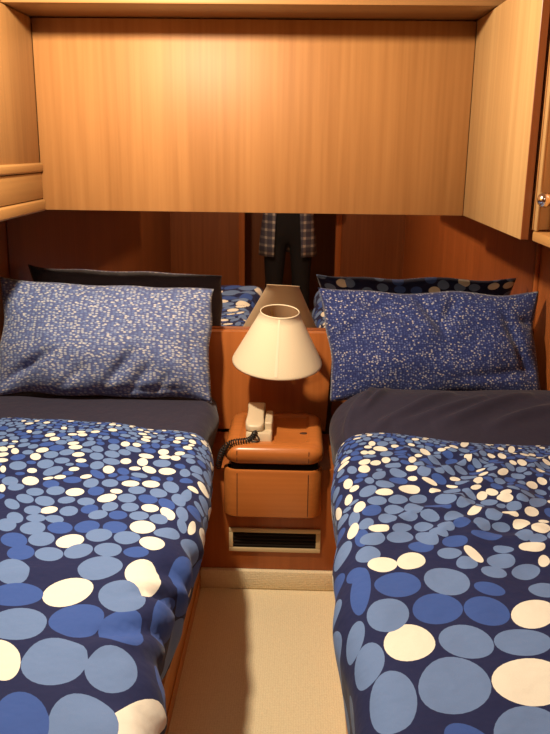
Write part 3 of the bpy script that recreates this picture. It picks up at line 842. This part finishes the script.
def make_print(which, W, L, seed):
    rng = np.random.default_rng(seed)
    placed = PLACED[which]
    N = 26000
    P = np.empty((0, 2))
    dmin = diam(0)
    while len(P) < N:
        c = rng.random((60000, 2)) * [W, L]
        d = np.array([diam(v) for v in c[:, 1]])
        P = np.vstack([P, c[rng.random(60000) < (dmin / d) ** 2]])
    P = P[:N]
    ys = np.linspace(0, L, 800)
    cnt = sum(W * (L / 800) / (diam(v) ** 2 * 0.76) for v in ys)
    fixed = np.array([[p[0], p[1]] for p in placed])
    nfree = max(50, int(cnt) - len(fixed))
    # free centres start away from the placed ones
    cand = P[rng.permutation(N)]
    free = []
    for c in cand:
        d = diam(c[1])
        if ((fixed - c) ** 2).sum(1).min() > (0.72 * d) ** 2:
            free.append(c)
            if len(free) == nfree: break
    C = np.vstack([fixed, np.array(free)])
    nf = len(fixed)
    for it in range(14):
        idx = np.empty(N, int)
        for a in range(0, N, 2000):
            Q = P[a:a + 2000]
            idx[a:a + 2000] = ((Q[:, None, :] - C[None]) ** 2).sum(-1).argmin(1)
        n = np.bincount(idx, minlength=len(C))
        sx = np.bincount(idx, P[:, 0], len(C)); sy = np.bincount(idx, P[:, 1], len(C))
        ok = n > 0
        new = C.copy(); new[ok, 0] = sx[ok] / n[ok]; new[ok, 1] = sy[ok] / n[ok]
        C[nf:] = new[nf:]
    res = [(s, t, a * 0.99, b * 0.99, ang, {'l': 1, 'b': 2, 'c': 3}[c]) for s, t, a, b, ang, c in placed]
    per = []
    def perim(e, n=24, k=1.0):
        s, t, a, b, g, _ = e
        return [(s + k * (a * math.cos(2 * PI * i / n) * math.cos(g) - b * math.sin(2 * PI * i / n) * math.sin(g)),
                 t + k * (a * math.cos(2 * PI * i / n) * math.sin(g) + b * math.sin(2 * PI * i / n) * math.cos(g))) for i in range(n)]
    def inside(e, p, k=1.0):
        dx, dy = p[0] - e[0], p[1] - e[1]
        c, s = math.cos(e[4]), math.sin(e[4])
        return ((dx * c + dy * s) / (e[2] * k)) ** 2 + ((-dx * s + dy * c) / (e[3] * k)) ** 2 < 1
    for i in range(nf, len(C)):
        Q = P[idx == i]
        if len(Q) < 4: continue
        m = Q.mean(0)
        ev, U = np.linalg.eigh(np.cov((Q - m).T, bias=True))
        a, b = 2 * math.sqrt(ev[1]), 2 * math.sqrt(max(ev[0], 1e-9))
        a = min(a, diam(m[1]) * 0.75); b = max(min(b, a), 0.45 * a)
        u = rng.random()
        if u < 0.04: continue
        col = 1 if u < 0.52 else (2 if u < 0.83 else 3)
        kk = 0.93 * (0.93 + 0.1 * rng.random())
        e = [m[0], m[1], a * kk, b * kk, math.atan2(U[1, 1], U[0, 1]), col]
        good = False
        near = [q for q in res if (q[0] - e[0]) ** 2 + (q[1] - e[1]) ** 2 < (q[2] + e[2]) ** 2 * 1.2]
        for _ in range(9):
            pe = perim(e, 16)
            if any(inside(q, p, 1.04) for q in near for p in pe) or any(inside(e, p) for q in near for p in perim(q, 12)):
                e[2] *= 0.9; e[3] *= 0.9
            else:
                good = True; break
        if good and e[2] > diam(e[1]) * 0.2:
            res.append(tuple(e))
    # small pebbles fill what gaps remain
    grid = {}
    gs = 0.09
    def reg(e):
        grid.setdefault((int(e[0] // gs), int(e[1] // gs)), []).append(e)
    for e in res: reg(e)
    for frac, tries in ((0.46, 5000), (0.36, 6000), (0.27, 6000)):
        for _ in range(tries):
            c = P[rng.integers(N)]
            d = diam(c[1])
            a = d * frac * (0.9 + 0.2 * rng.random())
            e = (c[0], c[1], a, a * (0.66 + 0.3 * rng.random()), (rng.random() - 0.5) * 1.2, int(rng.choice([1, 1, 1, 2, 2, 2, 3])))
            gx, gy = int(c[0] // gs), int(c[1] // gs)
            near = [q for ix in (gx - 1, gx, gx + 1) for iy in (gy - 1, gy, gy + 1) for q in grid.get((ix, iy), ()) if (q[0] - e[0]) ** 2 + (q[1] - e[1]) ** 2 < (q[2] + e[2]) ** 2 * 1.1]
            if any(inside(q, c, 1.1) for q in near): continue
            pe = perim(e, 14)
            if any(inside(q, p, 1.05) for q in near for p in pe) or any(inside(e, p) for q in near for p in perim(q, 10)): continue
            res.append(e); reg(e)
    return res, perim, inside

def make_duvet(which, W, L, seed, label):
    dots, perim, inside = make_print(which, W, L, seed)
    verts, edges = [], []
    # rim
    g = 0.016
    nx, ny = int(W / g), int(L / g)
    def add(p):
        verts.append(Vector(p)); return len(verts) - 1
    loopi = [add((W * i / nx, 0)) for i in range(nx)] + [add((W, L * j / ny)) for j in range(ny)] + \
            [add((W - W * i / nx, L)) for i in range(nx)] + [add((0, L - L * j / ny)) for j in range(ny)]
    edges += [(a, loopi[(k + 1) % len(loopi)]) for k, a in enumerate(loopi)]
    cell = {}
    cs = 0.05
    for k, e in enumerate(dots):
        rr = e[2] + 0.006
        for ix in range(int((e[0] - rr) // cs), int((e[0] + rr) // cs) + 1):
            for iy in range(int((e[1] - rr) // cs), int((e[1] + rr) // cs) + 1):
                cell.setdefault((ix, iy), []).append(k)
        n = 10 if e[2] < 0.012 else (16 if e[2] < 0.03 else 28)
        pts = perim(e, n)
        if all(0.002 < p[0] < W - 0.002 and 0.002 < p[1] < L - 0.002 for p in pts):
            ids = [add(p) for p in pts]
            edges += [(a, ids[(i + 1) % n]) for i, a in enumerate(ids)]
        else:
            dots[k] = None
    for i in range(1, nx):
        for j in range(1, ny):
            p = (W * (i + 0.5 * (j % 2) - 0.25) / nx, L * j / ny)
            ok = True
            for k in cell.get((int(p[0] // cs), int(p[1] // cs)), ()):
                e = dots[k]
                if e and inside(e, p, 1 + 0.004 / e[3]) and not inside(e, p, max(0.05, 1 - 0.004 / e[3])):
                    ok = False; break
            if ok: add(p)
    v2, e2, f2 = delaunay_2d_cdt([Vector((v[0], v[1])) for v in verts], edges, [], 0, 1e-6)[:3]
    me = bpy.data.meshes.new('duvet')
    me.from_pydata([duvet_point(which, v.x, v.y) for v in v2], [], [tuple(f) for f in f2])
    mi = []
    for f in f2:
        c = ((v2[f[0]].x + v2[f[1]].x + v2[f[2]].x) / 3, (v2[f[0]].y + v2[f[1]].y + v2[f[2]].y) / 3)
        m = 0
        for k in cell.get((int(c[0] // cs), int(c[1] // cs)), ()):
            e = dots[k]
            if e and inside(e, c): m = e[5]; break
        mi.append(m)
    for m in M_duv: me.materials.append(m)
    me.polygons.foreach_set('material_index', mi)
    me.update()
    bm = bmesh.new(); bm.from_mesh(me)
    bmesh.ops.recalc_face_normals(bm, faces=bm.faces)
    up_ = sum(f.normal.z for f in bm.faces)
    if up_ < 0: bmesh.ops.reverse_faces(bm, faces=bm.faces)
    bm.to_mesh(me); bm.free()
    me.shade_smooth()
    o = link(bpy.data.objects.new('duvet', me))
    sol = o.modifiers.new('thickness', 'SOLIDIFY'); sol.thickness = 0.010; sol.offset = -1
    tag(o, label, 'duvet', 'pebble print duvets')
    return o
make_duvet('left', 0.74 + 0.08 * PI / 2 + 0.17, 1.50, 5, 'smooth navy duvet with pebble dots and tucked corner on the left bed')
make_duvet('right', 0.74 + 0.08 * PI / 2 + 0.24, 1.50, 8, 'rumpled navy duvet with pebble dots hanging over the aisle on the right bed')

# turned-down navy sheets between pillow and duvet
def make_sheet(which, label, y0f, y1f, W, height, wr):
    """strip from the pillow (y1) to just under the duvet edge (y0)"""
    bm = bmesh.new()
    ns, nt_ = 170, 54
    rows = []
    for j in range(nt_ + 1):
        v = j / nt_
        row = []
        for i in range(ns + 1):
            s = W * i / ns
            xa = BED[which]['xw'] + BED[which]['sg'] * min(s, S_TOP)
            ya, yb = y1f(xa, s), y0f(xa, s)
            y = ya + (yb - ya) * v
            f = lambda s, t, q, yy: height(v, s) + wr(s, v)
            p = bed_point(which, s, 0, 0, y, f)
            row.append(bm.verts.new(p))
        rows.append(row)
    for a, b in zip(rows, rows[1:]):
        for i in range(ns):
            bm.faces.new((a[i], a[i + 1], b[i + 1], b[i]))
    o = obj('turned_down_sheet', bm, M_sheet, smooth=True)
    if sum(p.normal.z for p in o.data.polygons) < 0: o.data.flip_normals()
    sol = o.modifiers.new('thickness', 'SOLIDIFY'); sol.thickness = 0.012; sol.offset = -1
    return tag(o, label, 'sheet', 'navy turned down sheets')

def far_y(which):
    return lambda xa, s: lerp_table(BED[which]['far'], xa) - 0.07 + 0.015 * math.sin(9 * s)
def hgt_left(v, s):
    return -0.012 - 0.03 * smoothstep(0.35, 1.0, v) * 0.5 - 0.020 * smoothstep(0.35, 0.0, v) - 0.012 * smoothstep(.9, 1, v)
make_sheet('left', 'flat navy sheet between the pillow and duvet of the left bed', far_y('left'), lambda xa, s: 2.80 - 0.05 * smoothstep(0.74, 0.8, s), 0.74 + 0.08 * PI / 2 + 0.115, hgt_left,
           lambda s, v: 0.004 * n3(s * 5, v * 3, 3.0))
def hgt_right(v, s):
    k = 1 - 0.35 * smoothstep(0.70, 0.80, s)
    return k * (0.070 * smoothstep(0.0, 0.22, v) * (1 - smoothstep(0.30, 0.92, v)) - 0.02 * smoothstep(0.7, 1.0, v)) - 0.004
def wr_right(s, v):
    y = v * 0.35
    h = 0
    for (x0, y0, x1, y1, a, wd) in ((0.70, 0.28, 0.42, 0.10, 0.010, 0.016), (0.62, 0.26, 0.30, 0.13, 0.009, 0.014), (0.48, 0.24, 0.12, 0.12, 0.010, 0.016), (0.76, 0.22, 0.66, 0.08, 0.008, 0.014), (0.3, 0.25, 0.02, 0.17, 0.008, 0.015), (0.80, 0.30, 0.72, 0.05, .009, .014)):
        h += 2.4 * a * ridge_line(s, y, x0, y0, x1, y1, wd)
    return h + 0.004 * n3(s * 7, v * 4, 13.0)
make_sheet('right', 'wrinkled navy sheet folded back over the duvet top of the right bed', far_y('right'), lambda xa, s: 2.635 + 0.03 * smoothstep(0.5, 0.1, s), 0.74 + 0.08 * PI / 2 + 0.08, hgt_right, wr_right)

# ------------------------------------------------------------------ pillows
def make_pillow(label, bl, br, tl, tr, thick, seed, mats, flap=False):
    """bl.. are the four corner points of the pillow's middle plane"""
    bl, br, tl, tr = (Vector(p) for p in (bl, br, tl, tr))
    wv = (br - bl).normalized()
    hv = ((tl + tr) / 2 - (bl + br) / 2).normalized()
    nv = wv.cross(hv).normalized()
    if nv.y > 0: nv = -nv                   # towards the foot of the bed
    width, height = (br - bl).length, ((tl + tr) / 2 - (bl + br) / 2).length
    N, K = 72, 44
    bm = bmesh.new(); uvl = bm.loops.layers.uv.new('uv')
    def prof(a, b):
        ea, eb = max(0, 1 - abs(a) ** 2.8), max(0, 1 - abs(b) ** 2.0)
        return (ea * eb) ** 0.6
    def pt(i, k, sgn):
        a, b = 2 * i / N - 1, 2 * k / K - 1
        pin = 0.045
        aa = a * (1 - pin * (1 - b * b) * abs(a)); bb = b * (1 - 0.05 * (1 - a * a) * abs(b))
        u, v = (aa + 1) / 2, (bb + 1) / 2
        p = (bl * (1 - u) + br * u) * (1 - v) + (tl * (1 - u) + tr * u) * v
        e_ = max(abs(a), abs(b)) ** 3
        p = p + wv * (0.014 * n3(b * 1.6 + seed, 3.0 * (a > 0), 2.0) * e_ * abs(a)) + hv * (0.016 * n3(a * 2.2 + seed, 5.0 * (b > 0), 4.0) * e_ * abs(b)) + nv * (0.012 * n3(a * 2.0, b * 2.0 + seed, 6.0))
        th = 0.5 * thick * prof(a, b)
        if sgn > 0:
            # slump: fuller towards the bottom, creases running up from the bottom corners
            th *= 1.0 - 0.16 * b
            x, y = a * width / 2, b * height / 2
            wz = 0.010 * n3(x * 5 + seed, y * 6, 1.0) + 0.005 * n3(x * 14 + seed, y * 12, 3.0)
            for (x0, y0, x1, y1, am, wd) in CREASE[seed]:
                wz -= 1.5 * am * ridge_line(x, y, x0, y0, x1, y1, wd)
            th += wz * min(1, prof(a, b) * 1.6)
        else:
            th *= 0.75
            th += 0.006 * n3(a * 3 + seed, b * 3, 7.0) * prof(a, b)
        return p + nv * th * sgn
    grids = {}
    for sgn in (1, -1):
        g = [[bm.verts.new(pt(i, k, sgn)) for k in range(K + 1)] for i in range(N + 1)]
        for i in range(N):
            for k in range(K):
                f = bm.faces.new((g[i][k], g[i + 1][k], g[i + 1][k + 1], g[i][k + 1]))
                f.material_index = 0 if sgn > 0 else 1
                for lp, (ii, kk) in zip(f.loops, ((i, k), (i + 1, k), (i + 1, k + 1), (i, k + 1))):
                    lp[uvl].uv = (ii / N * width, kk / K * height)
        grids[sgn] = g
    bmesh.ops.remove_doubles(bm, verts=bm.verts, dist=0.0004)
    o = obj('pillow', bm, mats, smooth=True)
    return tag(o, label, 'pillow', 'dotted bed pillows')
CREASE = {
    3.0: [(-0.36, -0.17, -0.16, -0.05, 0.024, 0.016), (-0.15, -0.19, -0.05, -0.10, 0.010, 0.012), (0.02, -0.17, 0.12, -0.04, 0.024, 0.016), (0.10, -0.19, 0.17, -0.09, 0.018, 0.013), (0.18, -0.20, 0.24, -0.12, 0.012, 0.012), (0.34, -0.19, 0.315, -0.02, 0.014, 0.012), (-0.02, -0.185, 0.30, -0.17, 0.014, 0.012)],
    6.0: [(-0.28, 0.18, -0.05, 0.06, 0.016, 0.02), (-0.05, 0.19, 0.04, 0.02, 0.018, 0.02), (0.10, 0.19, 0.02, 0.05, 0.012, 0.02), (0.06, -0.12, 0.36, -0.08, 0.010, 0.018), (0.24, 0.12, 0.33, -0.12, 0.016, 0.018), (0.30, 0.10, 0.385, 0.06, 0.02, 0.012), (-0.36, 0.0, -0.2, 0.1, 0.010, 0.02)],
}
make_pillow('dotted blue pillow with creased lower edge on the left bed', (-1.052, 2.625, 0.655), (-0.287, 2.635, 0.645), (-1.048, 2.765, 1.045), (-0.290, 2.765, 1.020), 0.23, 3.0, [M_pillow, M_pnavy])
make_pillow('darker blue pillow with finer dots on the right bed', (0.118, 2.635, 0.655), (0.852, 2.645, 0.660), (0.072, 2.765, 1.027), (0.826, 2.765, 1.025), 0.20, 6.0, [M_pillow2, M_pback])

# ------------------------------------------------------------------ the photographer, seen only in the mirror
PX, PYY = -0.085, -0.40
PR = None
def skin_mesh(name, verts, edges, radii, root, mat, parent=None, sub=2):
    me = bpy.data.meshes.new(name)
    me.from_pydata(verts, edges, [])
    o = bpy.data.objects.new(name, me); COL.objects.link(o)
    sk = o.modifiers.new('skin', 'SKIN'); sk.use_smooth_shade = True
    for i, r in enumerate(radii):
        d = me.skin_vertices[0].data[i]
        d.radius = (r, r) if not isinstance(r, tuple) else r
        d.use_root = (i == root)
    sb = o.modifiers.new('sub', 'SUBSURF'); sb.levels = sub; sb.render_levels = sub
    bpy.context.view_layer.update()
    dg = bpy.context.evaluated_depsgraph_get()
    m2 = bpy.data.meshes.new_from_object(o.evaluated_get(dg))
    bpy.data.objects.remove(o)
    m2.name = name; m2.materials.clear(); m2.materials.append(mat); m2.shade_smooth()
    o2 = bpy.data.objects.new(name, m2); link(o2, parent)
    return o2
V, E, RD = [], [], []
def joint(p, r, frm=None):
    V.append(p); RD.append(r)
    if frm is not None: E.append((frm, len(V) - 1))
    return len(V) - 1
# local coordinates: person faces +Y, feet at z = 0
pel = joint((0, 0, 0.93), (0.15, 0.11)); wai = joint((0, 0, 1.08), (0.13, 0.10), pel); che = joint((0, 0.0, 1.28), (0.15, 0.115), wai)
nb = joint((0, 0.0, 1.44), (0.07, 0.07), che); nk = joint((0, 0.02, 1.50), 0.052, nb)
h1 = joint((0, 0.035, 1.57), (0.070, 0.080), nk); h2 = joint((0, 0.03, 1.66), (0.075, 0.088), h1); h3 = joint((0, 0.02, 1.735), (0.055, 0.065), h2)
ns_ = joint((0, 0.125, 1.605), 0.014, h1)
for sx in (-1, 1):
    sh_ = joint((sx * 0.17, 0, 1.40), 0.060, che); el = joint((sx * 0.23, 0.10, 1.15), 0.045, sh_)
    wr_ = joint((sx * 0.08, 0.27, 1.33), 0.030, el); pm = joint((sx * 0.055, 0.30, 1.385), (0.036, 0.022), wr_)
    for k, (dx, ln) in enumerate(((-0.027, 0.062), (-0.009, 0.072), (0.009, 0.068), (0.026, 0.052))):
        f1 = joint((sx * (0.055 + dx), 0.312, 1.422), 0.0095, pm)
        f2 = joint((sx * (0.050 + dx), 0.325, 1.422 + ln * 0.55), 0.0085, f1)
        joint((sx * (0.046 + dx), 0.318, 1.422 + ln), 0.007, f2)
    th = joint((sx * 0.022, 0.285, 1.375), 0.012, pm); joint((sx * 0.012, 0.292, 1.415), 0.009, th)
    hp = joint((sx * 0.095, 0, 0.86), 0.088, pel); kn = joint((sx * 0.10, 0.015, 0.48), 0.055, hp); an = joint((sx * 0.105, -0.01, 0.085), 0.036, kn)
    joint((sx * 0.115, 0.13, 0.035), 0.032, an)
PR = skin_mesh('person', V, E, RD, pel, M_skin)
PR.location = (PX, PYY, 0)
tag(PR, 'person reflected in the mirror, standing in dark trousers and open plaid shirt', 'person')
def part_skin(name, chain, mat):
    V2, E2, R2 = [], [], []
    for br in chain:
        prev = None
        for it in br:
            if isinstance(it, int): prev = it; continue
            p, r = it; V2.append(p); R2.append(r)
            if prev is not None: E2.append((prev, len(V2) - 1))
            prev = len(V2) - 1
    return skin_mesh(name, V2, E2, R2, 0, mat, PR)
part_skin('trousers', [[((0, 0, 0.93), (0.165, 0.125)), ((0, 0, 1.04), (0.168, 0.13)), ((0, 0, 1.15), (0.165, 0.13))], [0, ((-0.10, 0, 0.84), 0.105), ((-0.105, 0.015, 0.48), 0.075), ((-0.11, 0, 0.10), 0.065)], [0, ((0.10, 0, 0.84), 0.105), ((0.105, 0.015, 0.48), 0.075), ((0.11, 0, 0.10), 0.065)]], M_trouser)
part_skin('undershirt', [[((0, 0, 0.97), (0.168, 0.130)), ((0, 0, 1.10), (0.160, 0.126)), ((0, 0, 1.32), (0.158, 0.126))]], M_trouser)
part_skin('plaid_shirt', [[((0, 0, 1.30), (0.165, 0.13)), ((0, 0, 1.12), (0.150, 0.12))], [0, ((-0.18, 0, 1.40), 0.075), ((-0.24, 0.10, 1.15), 0.058), ((-0.11, 0.24, 1.30), 0.042)], [0, ((0.18, 0, 1.40), 0.075), ((0.24, 0.10, 1.15), 0.058), ((0.11, 0.24, 1.30), 0.042)]], M_plaid)
def shirt_tail():
    bm = bmesh.new()
    lp = []
    for z, rx, ry in ((1.26, 0.185, 0.145), (1.08, 0.185, 0.15), (0.92, 0.205, 0.165), (0.78, 0.22, 0.17), (0.69, 0.225, 0.17)):
        row = []
        for k in range(41):
            a = math.radians(90 + 28) + math.radians(360 - 56) * k / 40
            wob = 1 + 0.03 * math.sin(k * 1.1) * (1.3 - z)
            row.append((PX + rx * math.cos(a) * wob, PYY + ry * math.sin(a) * wob, z))
        lp.append(row)
    add_loops(bm, lp, closed=False, cap=False)
    o = obj('shirt_tail', bm, M_plaid, PR, smooth=True)
    s = o.modifiers.new('thickness', 'SOLIDIFY'); s.thickness = 0.006
shirt_tail()
bm = bmesh.new()
loops = []
for k in range(9):
    f = k / 8; a = f * PI / 2
    loops.append([(PX + 0.086 * math.cos(a) * math.cos(2 * PI * j / 24), PYY + 0.01 + 0.098 * math.cos(a) * math.sin(2 * PI * j / 24) - 0.01, 1.655 + 0.115 * math.sin(a) - 0.06 * max(0, -math.sin(2 * PI * j / 24)) * (1 - f)) for j in range(24)])
loops[-1] = [(PX + 0.004 * math.cos(2 * PI * j / 24), PYY + 0.004 * math.sin(2 * PI * j / 24), 1.77) for j in range(24)]
add_loops(bm, loops)
obj('hair', bm, M_hair, PR, smooth=True)
for sx in (-1, 1):
    bm = bmesh.new()
    lp = []
    for y, hw, z1 in ((-0.07, 0.030, 0.07), (-0.05, 0.040, 0.10), (0.0, 0.042, 0.11), (0.06, 0.046, 0.075), (0.13, 0.048, 0.058), (0.175, 0.036, 0.045), (0.19, 0.018, 0.03)):
        lp.append([(PX + sx * 0.112 + x, PYY + y, max(0.001, z)) for x, z in rounded_rect(-hw, hw, 0.001, z1, min(hw, z1 / 2) * 0.6, 3)])
    add_loops(bm, lp)
    obj('shoe', bm, M_shoe, PR, smooth=True)

# ------------------------------------------------------------------ light
def lamp(name, typ, loc, energy, col, **k):
    d = bpy.data.lights.new(name, typ); d.energy = energy; d.color = col
    for a, v in k.items(): setattr(d, a, v)
    o = bpy.data.objects.new(name, d); o.location = loc; link(o)
    return o
WARM = (1.0, 0.835, 0.61)
sp = lamp('ceiling_spot', 'SPOT', (-0.48, 1.75, 2.06), 143, WARM, spot_size=math.radians(172), spot_blend=0.1, shadow_soft_size=0.045)
d = Vector((0.0, 0.08, -1))
sp.rotation_euler = d.to_track_quat('-Z', 'Y').to_euler()
fl = lamp('rear_fill_light', 'AREA', (-0.1, 0.15, 2.10), 5, (1.0, 0.78, 0.55), size=0.5)  # added unseen fill, softens shadows and lifts the mirror view
w = bpy.data.worlds.new('dim night'); bpy.context.scene.world = w; w.use_nodes = True
w.node_tree.nodes['Background'].inputs['Color'].default_value = (0.9, 0.7, 0.5, 1)
w.node_tree.nodes['Background'].inputs['Strength'].default_value = 0.02

vs = bpy.context.scene.view_settings
vs.view_transform = 'Standard'; vs.look = 'None'; vs.exposure = 0.0; vs.gamma = 1.0; vs.use_curve_mapping = False
